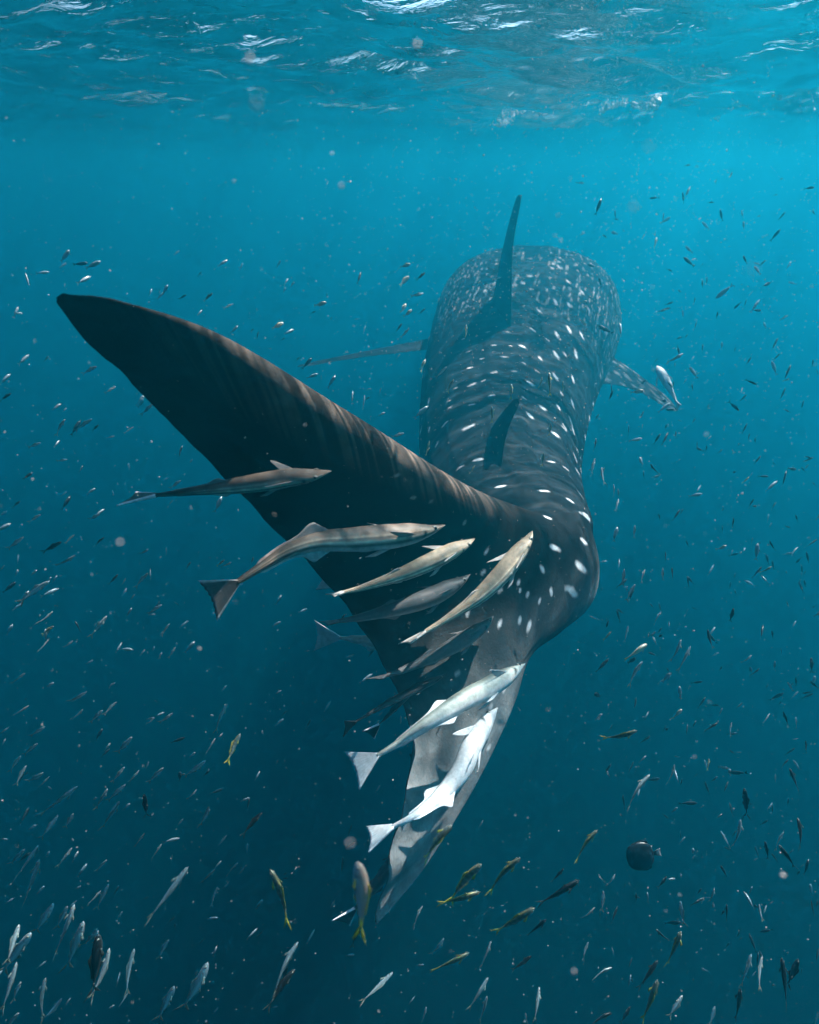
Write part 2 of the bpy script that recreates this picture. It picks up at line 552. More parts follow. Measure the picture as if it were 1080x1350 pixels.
    # --- the clear white spots one can single out on back and tail stalk, each an oval on the skin
    z2 = [(405,607,9,0),(320,630,9,25),(447,650,8,5),(322,688,10,20),(413,705,9,15),(335,747,13,25),(405,785,11,10),(330,820,11,15),
          (318,900,18,30),(233,888,14,50),(350,1013,16,15),(287,1042,13,30),(508,612,11,-30),(573,655,9,-50),(515,672,8,-30),(540,745,17,-35),
          (515,795,11,-25),(583,830,14,-35),(538,858,14,-45),(660,905,12,-50),(628,925,15,-40),(612,1022,12,-5),(665,1048,13,-35),(722,985,10,-65),
          (718,1050,15,-60),(690,815,14,-75),(690,730,12,-80),(688,880,15,-72),(630,720,14,-60),(630,640,14,-60),(632,570,11,-70),(700,640,16,-85),
          (720,572,15,-65),(677,552,12,-65),(548,552,12,-40),(570,485,11,-45),(515,385,9,-60),(627,455,10,-65),(675,465,9,-65),(672,380,9,-55),
          (640,325,8,-55),(745,480,10,-65),(725,420,9,-60),(480,700,7,0),(650,780,9,-60),(270,760,8,40),(250,830,9,40),(205,960,10,60),(170,800,9,80),
          (175,905,9,80),(455,560,7,0),(385,560,7,10),(300,585,7,30),(600,590,8,-45),(660,640,9,-60),(560,700,8,-35),(590,770,8,-40),(470,610,6,0),(365,655,7,15),(372,735,7,15)]
    spots = [(500 + a / 2.7, 230 + b / 2.7, l / 2.7 * 1.15, ang_, 1.0 if l > 9 else .8) for a, b, l, ang_ in z2]
    z4 = [(840,398,12,-20),(915,345,13,-35),(830,312,14,-5),(686,297,15,10),(960,320,16,-50),(968,395,18,-40),(958,475,13,-40),(862,497,17,-20),
          (948,560,22,-38),(918,637,22,-40),(850,640,12,-80),(822,565,12,-65),(745,608,9,70),(750,637,8,80),(775,648,9,75),(812,670,11,75),
          (750,732,13,75),(780,748,17,75),(685,745,14,65),(640,510,12,55),(688,637,10,40),(632,575,10,40),(580,705,13,70),(850,217,10,-10),(900,240,12,-40),
          (783,70,14,-45),(825,45,12,-45),(862,130,15,-40),(895,105,12,-55),(582,107,18,20),(616,210,16,10),(520,20,10,35),(555,235,10,30),(875,40,10,-60),(925,110,12,-75),(940,200,14,-75)]
    spots += [(380 + a / 2.4545, 520 + b / 2.4545, l / 2.4545 * 1.08, ang_, 1.0) for a, b, l, ang_ in z4]
    spots += [(523, 627, 5, 20, .30), (545, 656, 4, 0, .35), (568, 662, 4, 40, .2), (612, 690, 4, 60, .3)]
    spots += [(665, 905, 7, 70, .9), (648, 930, 5, 70, .6), (645, 985, 5, 60, .5), (603, 887, 5, 50, .5), (623, 1012, 4, 60, .5), (595, 1020, 5, 50, .5)]
    px, py, d = project(flat)
    du = np.roll(V, -1, 1) - np.roll(V, 1, 1)
    dtt = np.gradient(V, axis=0)
    nn = norm(np.cross(dtt, du)).reshape(-1, 3)
    if np.mean(np.sum(nn * nr.reshape(-1, 3) * side[:, None], 1)) < 0:
        nn = -nn
    facing = np.sum(nn * (CAM - flat), 1) > 0
    mark = np.zeros(len(flat))
    for (qx, qy, rl, aa, st_) in spots:
        m = facing & (np.abs(px - qx) < 9) & (np.abs(py - qy) < 9)
        if not m.any():
            continue
        ids = np.nonzero(m)[0]
        dmin = d[ids].min()
        ids = ids[d[ids] < dmin + .25]
        c = ids[np.argmin((px[ids] - qx) ** 2 + (py[ids] - qy) ** 2)]
        p0, n0, sc = flat[c], nn[c], d[c] / F_PX
        a_ = math.radians(aa)
        e = np.array([math.cos(a_), math.sin(a_) * SP, math.sin(a_) * CP])
        # slide the image direction onto the skin
        view = norm(p0 - CAM)
        e = e - view * (np.dot(e, n0) / min(np.dot(view, n0), -.15))
        e_len = np.linalg.norm(e); e = e / e_len
        g = np.cross(n0, e)
        q = flat - p0
        m = np.abs(q).max(1) < .25
        q = q[m]
        ra = rl * sc * min(e_len, 3.0)
        rb = rl * sc * .50
        # keep the oval's seen width when the skin is tilted away across it
        wob = 1 + .6 * (vnoise(flat[m] * 55, 8) - .5)
        dd = np.sqrt((q @ e / ra) ** 2 + (q @ g / max(rb, .006)) ** 2) * wob
        val = smooth(1.3, .6, dd) * st_
        mark[m] = np.maximum(mark[m], val * facing[m])
    sp_amt = np.maximum(sp_amt, mark)[:, None]
    C = C * (1 - sp_amt) + np.array([.78, .82, .82]) * sp_amt

    g = Geo()
    suv = np.c_[s, v * 4]
    if DEBUG:
        sd_ = nn @ np.array(sun_dir)
        for a_ in (11.5, 12, 13, 14, 15, 15.8):
            print('SUNDOT', a_, [round(float(sd_[np.argmin((s - a_) ** 2 * 9 + (v - b_) ** 2 + (side < 0) * 99)]), 2) for b_ in (.97, .9, .8, .6, .4, .2, 0, -.3, -.6, -.9)])
    g.add(flat, grid_faces(R, M).tolist(), C, suv)
    # close snout
    g.f.append(tuple(range(M))[::-1])
    g.f.append(tuple((R - 1) * M + k for k in range(M)))

    def fin(base_f, base_r, tip, rear_tip, thick, colr, bend=(0, 0, 0), n=60, mcol=40, spotty=False, root_sink=.1, up_hint=None):
        """curved fin: leading edge base_f -> tip, trailing edge tip -> rear_tip -> base_r"""
        bf, br, tp, rt = map(lambda a: np.asarray(a, float), (base_f, base_r, tip, rear_tip))
        hs = np.linspace(0, 1, n)
        chordN = np.linspace(0, 2 * math.pi, mcol, endpoint=False)
        rows, cs = [], []
        nrm_ = norm(np.cross(br - bf, tp - bf))
        hdir = tp - (bf + br) / 2
        for h in hs:
            le_ = bf + (tp - bf) * h + (br - bf) * .22 * math.sin(math.pi * min(h, 1) * .9) * -.35
            te0 = br + (rt - br) * min(1, h / .22)
            tip_te = tp + (br - bf) * .15
            te = te0 + (tip_te - te0) * (max(0, h - .05) / .95) + (bf - br) * .22 * math.sin(math.pi * h)
            b = np.asarray(bend) * h ** 2
            le_ = le_ + b; te = te + b
            if h > .86:
                q_ = math.sqrt(max(0, 1 - ((h - .86) / .14) ** 2))
                mc = (le_ + te) / 2
                le_, te = mc + (le_ - mc) * q_, mc + (te - mc) * q_
            flare = 1 + 1.6 * math.exp(-h / .06)
            th = thick * (1 - .70 * h) * flare
            cx = (1 - np.cos(chordN)) / 2
            tt = th * np.sin(chordN) * (1.0 - .75 * cx ** .8)
            row = le_ + (te - le_) * cx[:, None] + nrm_ * tt[:, None]
            if h == 1:
                row = row
            rows.append(row - norm(hdir) * root_sink * (1 - h) ** 6)
            cs.append(np.tile(colr, (mcol, 1)))
        A = np.concatenate(rows); Cc = np.concatenate(cs)
        nz_ = vnoise(A * 9, 4); nz2 = vnoise(A * 30, 6)
        Cc = Cc * (.7 + .4 * nz_ + .3 * nz2)[:, None]
        if spotty:
            hh = np.repeat(hs, mcol); cc = np.tile((1 - np.cos(chordN)) / 2, n)
            sg = spotgrid(hh * 9, cc * 5, .30, .26, 77, .6, .85)[:, None] * .55
            Cc = Cc * (1 - sg) + np.array([.6, .65, .66]) * sg
        uu = np.c_[np.repeat(hs, mcol) * 3, np.tile(chordN, n)]
        fc = grid_faces(n, mcol).tolist()
        g.add(A, fc, Cc, uu)
        g.f.append(tuple(g.n - mcol + k for k in range(mcol)))

    dk = np.array([.016, .019, .022])
    # first dorsal fin
    Q = lambda x, y, Y: P(x, y, far(Y))
    fin(Q(654, 396, 4.62), Q(676, 437, 4.02), Q(684, 256, 3.98), Q(677, 400, 3.86), .085, dk, root_sink=.16)
    # second dorsal fin
    fin(Q(640, 580, 2.95), Q(668, 625, 2.50), Q(682, 524, 2.62), Q(663, 645, 2.40), .034, dk, root_sink=.08)
    # pectoral fins
    fin(Q(735, 430, 5.35), Q(745, 516, 4.65), Q(892, 527, 4.35), Q(770, 520, 4.60), .07, np.array([.03, .037, .042]), bend=(0, 0, -.05), spotty=True, root_sink=.5)
    fin(Q(600, 440, 5.2), Q(590, 462, 4.85), Q(395, 488, 4.40), Q(560, 464, 4.8), .04, np.array([.018, .022, .026]), bend=(0, 0, .05), spotty=False, root_sink=.5)
    # pelvic fins, under the body
    for sx in (-1, 1):
        fin(CAM + [.72 + sx * .2, 4.8, -2.3], CAM + [.70 + sx * .18, 4.4, -2.3], CAM + [.70 + sx * .5, 4.2, -2.55], CAM + [.70 + sx * .22, 4.3, -2.34], .02, dk, root_sink=.1)
    o0 = np.array([.57, 3.8, -2.0])
    me = g.mesh('whale_shark', M_SHARK, o0)
    sub = V[::5, ::6]
    global SHARK_BVH
    SHARK_BVH = BVHTree.FromPolygons(sub.reshape(-1, 3).tolist(), grid_faces(sub.shape[0], sub.shape[1]).tolist())
    me.validate()
    return link('whale_shark', me, 'huge dark whale shark with white spots swimming away, tail fin towards the viewer', 'whale shark', loc=o0)

build_shark()

def shark_depth(px, py):
    """optical-axis depth of the shark's skin seen at a pixel, or None"""
    dr = PD(px, py, 1.0) - CAM
    hit = SHARK_BVH.ray_cast(Vector(CAM), Vector(dr).normalized())
    if hit[0] is None:
        return None
    q = np.array(hit[0]) - CAM
    return q[1] * CP - q[2] * SP

# ------------------------------------------------------------------ thin closed sheets for fish fins
def sheet(g, grid, thick, col):
    """grid (n,m,3) -> closed thin plate; thick may be an (n,m) array"""
    grid = np.asarray(grid, float)
    n, m = grid.shape[:2]
    nr = norm(np.cross(np.gradient(grid, axis=0), np.gradient(grid, axis=1)))
    th = np.broadcast_to(np.asarray(thick, float), (n, m))[..., None]
    A, B = grid + nr * th, grid - nr * th
    f = grid_faces(n, m, False)
    F = f.tolist() + (f[:, ::-1] + n * m).tolist()
    loop = [k for k in range(m)] + [i * m + m - 1 for i in range(1, n)] + [(n - 1) * m + k for k in range(m - 2, -1, -1)] + [i * m for i in range(n - 2, 0, -1)]
    for a, b in zip(loop, loop[1:] + loop[:1]):
        F.append((b, a, a + n * m, b + n * m))
    C = np.asarray(col, float)
    C = np.tile(C, (2 * n * m, 1)) if C.ndim == 1 else np.concatenate([C.reshape(-1, 3)] * 2)
    g.add(np.concatenate([A.reshape(-1, 3), B.reshape(-1, 3)]), F, C)

REM_S = np.array([0, .012, .04, .08, .14, .20, .30, .42, .54, .66, .78, .88, .95, 1.0])
REM_W = np.array([.03, .13, .33, .58, .82, .95, 1.0, .94, .80, .60, .42, .28, .21, .17])
REM_H = np.array([.03, .10, .24, .44, .70, .88, 1.0, 1.0, .88, .68, .50, .34, .26, .20])

SCHEMES = {  # back, flank, belly, fin
    'brown': ((.165, .128, .10), (.44, .36, .275), (.52, .50, .46), (.36, .34, .32)),
    'tan':   ((.28, .23, .165), (.50, .43, .32), (.58, .55, .49), (.50, .49, .46)),
    'white': ((.22, .25, .26), (.62, .66, .66), (.78, .81, .81), (.60, .65, .67)),
    'pale':  ((.20, .23, .205), (.43, .48, .44), (.62, .66, .65), (.48, .53, .55)),
    'grey':  ((.062, .066, .068), (.110, .116, .118), (.24, .25, .25), (.13, .135, .14)),
    'dark':  ((.018, .019, .021), (.035, .038, .042), (.16, .17, .18), (.03, .034, .038)),
}

def remora(label, pts, half_px, roll, scheme, off=.03, follow=False, depth=None, tail_px=None, tail_roll=0, tail_edge=False, fins=1.0, slope=0.0, pect=1.0, tail_len=.13, behind=0):
    pts = np.array(pts, float)
    dep = []
    for k, (a, b) in enumerate(pts):
        d = shark_depth(a, b) if (depth is None or behind) else depth[0] + (depth[1] - depth[0]) * k / (len(pts) - 1)
        dep.append(np.nan if d is None else d)
    dep = np.array(dep)
    if behind:
        dep = np.full(len(dep), np.nanmax(dep) + behind)
        depth = 1
    ok = ~np.isnan(dep)
    if depth is None:
        kk = np.arange(len(dep))
        # straight line just in front of the skin, tail held a little further off it
        co = np.polyfit(kk[ok], dep[ok], 1) if ok.sum() > 2 else np.array([0, np.nanmean(dep)])
        line = np.polyval(co, kk)
        if follow:
            line = np.interp(kk, kk[ok], dep[ok])
        gap = np.max((line - dep)[ok]) if ok.any() else 0
        dep = line - max(gap, 0) - off - half_px * np.mean(line) / F_PX * .6 - slope * kk
    sp = np.array([PD(a, b, d) for (a, b), d in zip(pts, dep)])
    fineP = spline(sp, np.linspace(0, len(sp) - 1, 400))
    arc = np.concatenate([[0], np.cumsum(np.linalg.norm(np.diff(fineP, axis=0), axis=1))])
    Ltot = arc[-1]
    nR, nM = 220, 48
    ss = np.linspace(0, 1, nR) ** 1.15
    c = np.stack([np.interp(ss * Ltot, arc, fineP[:, q]) for q in range(3)], 1)
    T = norm(-np.gradient(c, axis=0))
    W = norm(c - CAM)
    n0 = norm(np.cross(T, W))
    r = math.radians(roll)
    toward = norm(np.cross(n0, T)); toward = toward * -np.sign(np.sum(toward * W, 1, keepdims=True))
    B = norm(n0 * math.cos(r) + toward * math.sin(r))          # back direction
    Lt = norm(np.cross(T, B))                                  # lateral
    hs = half_px * .88 * np.median(dep) / F_PX
    w = np.interp(ss, REM_S, REM_W) * hs
    h = np.interp(ss, REM_S, REM_H) * hs * .95
    # smooth the profile
    kx = np.ones(5) / 5
    w = np.convolve(np.pad(w, 2, mode='edge'), kx, 'valid'); h = np.convolve(np.pad(h, 2, mode='edge'), kx, 'valid')
    th = np.linspace(0, 2 * math.pi, nM, endpoint=False)
    flat_head = smooth(.22, .05, ss)[:, None]                   # the flat sucker disc on the head
    sn = np.sin(th)[None, :] * np.where(np.sin(th) > 0, 1 - .35 * flat_head, 1)
    cs = np.cos(th)[None, :] * (1 + .1 * flat_head)
    V = c[:, None] + Lt[:, None] * (w[:, None] * cs)[..., None] + B[:, None] * (h[:, None] * sn)[..., None]
    bk, fl, be, fn = (np.array(q) for q in SCHEMES[scheme])
    b = np.sin(th)[None, :] + 0 * ss[:, None]
    S2 = ss[:, None] + 0 * b
    nz = vnoise(np.c_[S2.ravel() * 26, b.ravel() * 2.2], int(half_px * 7) % 50).reshape(b.shape)
    nz2 = vnoise(np.c_[S2.ravel() * 9, b.ravel() * 1.0], 3 + int(half_px * 11) % 50).reshape(b.shape)
    wb = smooth(.25, .75, b)[..., None]; wl = smooth(-.25, -.65, b)[..., None]
    C = fl * (1 - wb) + bk * wb
    C = C * (1 - wl) + be * wl
    mott = .95 if scheme in ('brown', 'tan') else .25
    C = C * (1 - mott / 2 + mott * (.5 * nz + .5 * nz2))[..., None]
    if scheme in ('brown', 'tan'):
        stripe = np.exp(-((b + .02) / .13) ** 2) * smooth(.12, .25, S2)
        C = C * (1 + 1.1 * stripe[..., None])
        dk = np.exp(-((b + .34) / .15) ** 2) * smooth(.0, .1, S2) * .7
        C = C * (1 - dk[..., None])
        hi = np.exp(-((b - .42) / .07) ** 2) * smooth(.15, .3, S2)
        dk2 = np.exp(-((b - .20) / .09) ** 2) * smooth(.04, .16, S2) * .55
        C = C * (1 + .9 * hi - dk2)[..., None]
    if scheme in ('white', 'pale'):
        dk = np.exp(-((b - .55) / .3) ** 2) * smooth(.5, .1, S2) * .35
        C = C * (1 - dk[..., None] * np.array([1, .9, .85]))
    # gill slit, mouth, sucker slats
    gill = np.exp(-((S2 - (.185 - .035 * np.cos(b * 1.5))) / .0105) ** 2) * smooth(.7, .2, np.abs(b + .15))
    mouth = np.exp(-((b - .05 - .2 * S2) / .10) ** 2) * smooth(.085, .06, S2)
    slat = (np.sin(S2 * 2 * math.pi * 95) * .5 + .5) * smooth(.62, .75, b) * smooth(.02, .03, S2) * smooth(.20, .185, S2)
    C = C * (1 - .95 * gill - .5 * mouth * (1 - gill) - .25 * slat)[..., None]
    # dark tail stalk on the brown ones
    if scheme in ('brown',):
        C = C * (1 - .72 * smooth(.62, .9, S2))[..., None]
    g = Geo()
    g.add(V.reshape(-1, 3), grid_faces(nR, nM).tolist(), C.reshape(-1, 3))
    g.f.append(tuple(range(nM))[::-1]); g.f.append(tuple((nR - 1) * nM + k for k in range(nM)))
    Lb = Ltot
    at = lambda q, A: np.array([np.interp(q, ss, A[:, k]) for k in range(3)])
    # tail fan
    tl = tail_len * Lb if tail_px is None else tail_px * dep[-1] / F_PX
    e, t_, bb, ll = c[-1], norm(c[-8] - c[-1]), B[-1], Lt[-1]
    tr = math.radians(tail_roll)
    up = norm(bb * math.cos(tr) + ll * math.sin(tr))
    a = np.linspace(0, 1, 12)[:, None]; u = np.linspace(-1, 1, 21)[None, :]
    spread = w[-1] * .95 + (tl * .62) * a ** 1.0
    notch = tl * (.90 + .13 * np.abs(u) ** 1.6 + .02 * np.sin(u * 40)) * a
    G_ = e + t_ * (w[-1] * .6) - t_ * notch[..., None] + up * (spread * u)[..., None]
    fcol = fn * (.85 + .25 * np.abs(np.sin(u * 16)) + 0 * a)[..., None]
    if scheme == 'brown':
        fcol = fcol * (.18 + .1 * a[..., None] + 1.6 * smooth(.82, .97, np.abs(u) + 0 * a)[..., None])
    if tail_edge:
        fcol = fcol * .5 + np.array([.7, .72, .74]) * smooth(.75, .9, np.abs(u) + 0 * a)[..., None]
    sheet(g, G_, .0009 + .003 * (1 - a) + 0 * u, fcol)
    # dorsal and anal fins, tall in front and running back to a low strip
    for sg, q0, q1, hh in ((1, .56, .90, 1.25), (-1, .55, .90, 1.35)):
        q = np.linspace(q0, q1, 22)
        base = np.stack([at(k, c) + sg * at(k, B) * (np.interp(k, ss, h) * .85) for k in q])
        dirs = np.stack([norm(sg * at(k, B) - .9 * at(k, T)) for k in q])
        x = (q - q0) / (q1 - q0)
        hgt = hs * hh * fins * (.22 + .78 * np.exp(-((x - .10) / .20) ** 2)) * smooth(0, .10, x) * smooth(1.02, .9, x) + .0006
        aa = np.linspace(0, 1, 6)[None, :, None]
        G_ = base[:, None] + dirs[:, None] * hgt[:, None, None] * aa
        fc = fn * (1.0 if scheme != 'brown' else (.9 if sg > 0 else 1.8))
        sheet(g, G_, .0007, np.broadcast_to(fc, G_.shape))
    # pectoral fins
    for sg in (-1, 1):
        q = np.linspace(.205, .275, 8)
        base = np.stack([at(k, c) + sg * at(k, Lt) * np.interp(k, ss, w) * .93 + at(k, B) * np.interp(k, ss, h) * .2 for k in q])
        x = np.linspace(0, 1, 8)
        dirs = np.stack([norm(sg * at(k, Lt) * .75 + at(k, B) * .45 - at(k, T) * 1.25) for k in q])
        ln = hs * 2.4 * pect * (.62 + .38 * np.sin(x * math.pi * .9 + .35))
        aa = np.linspace(0, 1, 8)[None, :, None]
        tap = (base.mean(0) - base)[:, None] * (aa ** 2) * .55
        G_ = base[:, None] + dirs[:, None] * ln[:, None, None] * aa + tap
        sheet(g, G_, .0008, np.broadcast_to(fn * .8, G_.shape))
    # pelvic fins
    for sg in (-1, 1):
        q = np.linspace(.30, .345, 5)
        base = np.stack([at(k, c) + sg * at(k, Lt) * np.interp(k, ss, w) * .35 - at(k, B) * np.interp(k, ss, h) * .9 for k in q])
        dirs = np.stack([norm(sg * at(k, Lt) * .3 - at(k, B) * .25 - at(k, T)) for k in q])
        aa = np.linspace(0, 1, 5)[None, :, None]
        G_ = base[:, None] + dirs[:, None] * (hs * 1.5) * aa
        sheet(g, G_, .0007, np.broadcast_to(fn, G_.shape))
    # eyes
    for sg in (-1, 1):
        q = .088
        ce = at(q, c) + sg * at(q, Lt) * np.interp(q, ss, w) * .90 + at(q, B) * np.interp(q, ss, h) * .18
        r_ = hs * .25
        axis = norm(sg * at(q, Lt) + .25 * at(q, B)); ax1 = norm(np.cross(axis, at(q, T))); ax2 = np.cross(axis, ax1)
        pv, pc = [ce + axis * r_ * .75], [np.array([.004, .004, .004])]
        for ring, (rr, zz, col) in enumerate(((.30, .70, (.004,) * 3), (.52, .60, (.006,) * 3), (.58, .56, (.45, .45, .40)), (.85, .35, (.30, .30, .27)), (1.0, -.1, (.10, .10, .09)))):
            for k in range(14):
                an = k / 14 * 2 * math.pi
                pv.append(ce + (ax1 * math.cos(an) + ax2 * math.sin(an)) * r_ * rr + axis * r_ * zz); pc.append(np.array(col))
        F = [(0, 1 + (k + 1) % 14, 1 + k) for k in range(14)]
        for ring in range(4):
            for k in range(14):
                a0 = 1 + ring * 14 + k; a1 = 1 + ring * 14 + (k + 1) % 14
                F.append((a0, a1, a1 + 14, a0 + 14))
        g.add(np.array(pv), F, np.array(pc))
    o0 = c[nR // 2]
    return link('remora', g.mesh('remora', M_REMORA, o0), label, 'remora', 'remoras following the whale shark tail', loc=o0)

remora('slim brown remora, highest of all, its white-edged tail left of the upper lobe', [(437, 621), (412, 626), (380, 630), (335, 637), (290, 643), (240, 649), (205, 653)], 15, 38, 'brown', off=.30, tail_px=40, tail_roll=68, tail_edge=True, fins=.55)
remora('largest remora, brown with a pale side stripe and a curved dark tail', [(587, 692), (560, 699), (525, 706), (470, 711), (420, 714), (380, 726), (345, 747), (312, 768)], 20.5, 14, 'brown', off=.26, tail_px=46, tail_roll=12, fins=.85)
remora('tan remora just below the largest one on the upper tail lobe', [(626, 710), (605, 721), (575, 737), (530, 757), (480, 774), (452, 781)], 14, 40, 'tan', off=.16, tail_px=20, tail_roll=62, fins=.35)
remora('plain grey remora between the two tan ones', [(620, 757), (598, 771), (570, 786), (530, 800), (480, 813), (445, 819)], 15, 25, 'grey', off=.03, tail_px=20, tail_roll=78, fins=.45)
remora('tan remora with its head at the bend of the tail stalk', [(702, 700), (690, 719), (668, 749), (635, 783), (595, 812), (560, 833)], 15, 42, 'tan', off=.10, tail_px=34, tail_roll=58, fins=.35)
remora('dark grey remora over the edge of the grey skin above the white remoras', [(651, 812), (633, 828), (605, 847), (570, 866), (530, 884), (508, 891)], 12.5, 22, 'grey', off=.025, tail_px=22, tail_roll=80, fins=.35)
remora('thin black remora with a dark knob of a tail, left of the lower lobe', [(590, 887), (572, 897), (545, 910), (510, 928), (485, 942), (468, 952)], 6.5, 15, 'dark', off=.02, tail_px=20, tail_roll=35, fins=.3)
remora('small black remora with a split pale-edged tail above the upper white remora', [(552, 905), (540, 914), (525, 929), (512, 943), (500, 955)], 5.0, 20, 'dark', off=.02, tail_px=20, tail_roll=25, tail_edge=True, fins=.3)
remora('white remora with an open fan tail, upper of the two on the lower lobe', [(692, 875), (672, 889), (645, 906), (605, 927), (565, 952), (525, 980), (498, 996)], 17, -10, 'pale', off=.17, follow=True, tail_px=40, tail_roll=-10, fins=.55)
remora('white remora showing its belly, lower of the two on the lower lobe', [(656, 933), (640, 955), (622, 984), (607, 1018), (580, 1050), (545, 1076), (518, 1090)], 16.5, -38, 'white', off=.17, slope=.004, follow=True, tail_px=40, tail_roll=-18, fins=1.0)
remora('faint bluish remora half hidden behind the tail trailing edge', [(560, 868), (530, 858), (500, 849), (470, 843), (448, 841)], 13, 20, 'pale', behind=.12, tail_px=34, tail_roll=10, fins=.5)
remora('pale forked remora tail poking out behind the upper tail lobe', [(540, 812), (515, 800), (490, 789), (465, 778), (450, 772)], 10, 20, 'pale', behind=.12, tail_px=30, tail_roll=10, fins=.5)
remora('grey remora with a white split tail beside the lower lobe tip', [(535, 1112), (520, 1135), (503, 1158), (485, 1180), (468, 1198)], 11, 15, 'grey', behind=.06, tail_px=27, tail_roll=40, tail_edge=True, fins=.4)
remora('white remora at the right pectoral fin, far ahead of the others', [(866, 482), (872, 492), (880, 506), (887, 520), (892, 530)], 7, -60, 'white', depth=(4.7, 4.6), tail_px=10, fins=.6)
remora('dark stub of a remora under the trailing edge left of the lower white one', [(600, 990), (585, 993), (570, 995), (555, 997), (548, 998)], 5, 20, 'dark', behind=.06, tail_px=8, fins=.3)

# ------------------------------------------------------------------ small schooling fish
def fish_mesh(kind, bend):
    L = 1.0
    n, m = 26, 16
    x = np.linspace(0, 1, n)                                   # 0 = snout, 1 = tail root
    deep = {'silver': .074, 'dark': .085, 'gold': .092, 'bright': .150, 'near': .135}[kind]
    hgt = deep * np.interp(x, [0, .03, .1, .22, .38, .55, .75, .9, 1], [.08, .36, .68, .93, 1, .9, .52, .24, .17])
    wid = deep * .55 * np.interp(x, [0, .03, .1, .22, .38, .55, .75, .9, 1], [.08, .4, .78, 1, 1, .82, .45, .2, .12])
    xs = .5 - .84 * x
    yb = bend * (np.maximum(x - .15, 0)) ** 2 * .9
    th = np.linspace(0, 2 * math.pi, m, endpoint=False)
    V = np.stack([xs[:, None] + 0 * th, yb[:, None] + wid[:, None] * np.cos(th), hgt[:, None] * np.sin(th)], -1)
    b = np.sin(th)[None, :] + 0 * x[:, None]
    X = x[:, None] + 0 * b
    bk, fl, be, tl = {
        'silver': ((.28, .38, .39), (.58, .68, .68), (.66, .72, .72), (.30, .34, .25)),
        'dark': ((.018, .024, .026), (.030, .040, .042), (.07, .085, .085), (.045, .06, .05)),  # fish seen on their shaded side, the shade put into the body colour
        'gold': ((.15, .17, .12), (.24, .31, .29), (.46, .52, .50), (.58, .58, .04)),
        'near': ((.50, .36, .28), (.40, .44, .46), (.46, .54, .58), (.88, .70, .03)),
        'bright': ((.55, .56, .44), (.80, .80, .72), (.84, .84, .80), (.70, .62, .15))}[kind]
    bk, fl, be, tl = map(np.array, (bk, fl, be, tl))
    wb = smooth(.1, .6, b)[..., None]; wl = smooth(-.2, -.7, b)[..., None]
    C = fl * (1 - wb) + bk * wb
    C = C * (1 - wl) + be * wl
    if kind == 'near':
        tt = smooth(.84, .94, X)[..., None]
        C = C * (1 - tt) + tl * tt
    if kind == 'gold':
        bars = smooth(.2, .8, np.sin(X * 2 * math.pi * 7.5) * .5 + .5)
        C = C * (1 - .45 * bars * smooth(.15, .3, X))[..., None]
        edge = smooth(.93, .99, b)[..., None] * smooth(.1, .3, X)[..., None]
        C = C * (1 - edge) + np.array([.34, .32, .10]) * edge
        tt = smooth(.86, .98, X)[..., None]
        C = C * (1 - tt) + tl * tt
    if kind == 'silver':
        st = np.exp(-((b - .15) / .2) ** 2)[..., None]
        C = C * (1 + .4 * st)
    gill = np.exp(-((X - .2) / .012) ** 2) * smooth(.8, .4, np.abs(b))
    C = C * (1 - .4 * gill)[..., None]
    g = Geo()
    g.add(V.reshape(-1, 3), grid_faces(n, m).tolist(), C.reshape(-1, 3))
    g.f.append(tuple(range(m))[::-1]); g.f.append(tuple((n - 1) * m + k for k in range(m)))
    # forked tail, swept with the bend
    slope = bend * 2 * .85 * .9 / .84
    for sg in (-1, 1):
        a = np.linspace(0, 1, 6)[:, None]; u = np.linspace(0, 1, 5)[None, :]
        px_ = -.33 - a * (.10 + .09 * u)
        pz_ = sg * (.012 + a * (.015 + .115 * u))
        G_ = np.stack([px_, yb[-1] + (-px_ - .34) * slope, pz_ + 0 * px_], -1)
        sheet(g, G_, .004 * (1.1 - a) + 0 * u, np.broadcast_to(tl, G_.shape))
    # dorsal, anal and pectoral fins
    fc = tl * .6 + bk * .4
    for sg, x0, x1, hh in ((1, .30, .82, .055), (-1, .55, .84, .05)):
        q = np.linspace(x0, x1, 9)
        base = np.stack([.5 - .84 * q, np.interp(q, x, yb), sg * np.interp(q, x, hgt) * .92], 1)
        f = (q - x0) / (x1 - x0)
        hh_ = hh * (.35 + .65 * np.exp(-((f - .15) / .25) ** 2)) * smooth(0, .12, f) + .003
        aa = np.linspace(0, 1, 3)[None, :, None]
        G_ = base[:, None] + np.array([-.5, 0, sg * 1.0]) * hh_[:, None, None] * aa
        sheet(g, G_, .002, np.broadcast_to(fc, G_.shape))
    for sg in (-1, 1):
        base = np.array([[.5 - .84 * q, np.interp(q, x, yb) + sg * np.interp(q, x, wid) * .95, -.02] for q in (.24, .26, .28)])
        aa = np.linspace(0, 1, 4)[None, :, None]
        G_ = base[:, None] + np.array([-.10, sg * .045, -.02]) * aa + np.array([0, 0, .02]) * np.array([-1, 0, 1])[:, None, None] * (.3 + aa)
        sheet(g, G_, .002, np.broadcast_to(fc, G_.shape))
    # eyes
    for sg in (-1, 1):
        ce = np.array([.5 - .84 * .085, np.interp(.085, x, yb) + sg * np.interp(.085, x, wid) * .93, deep * .16])
        pv, pc = [ce + np.array([0, sg * .012, 0])], [(.004,) * 3]
        for rr, zz, col in ((.013, .009, (.004,) * 3), (.016, .007, (.5, .5, .4)), (.024, -.004, (.4, .4, .33))):
            for k in range(10):
                an = k / 10 * 2 * math.pi
                pv.append(ce + np.array([math.cos(an) * rr, sg * zz, math.sin(an) * rr])); pc.append(col)
        F = [(0, 1 + k, 1 + (k + 1) % 10) for k in range(10)]
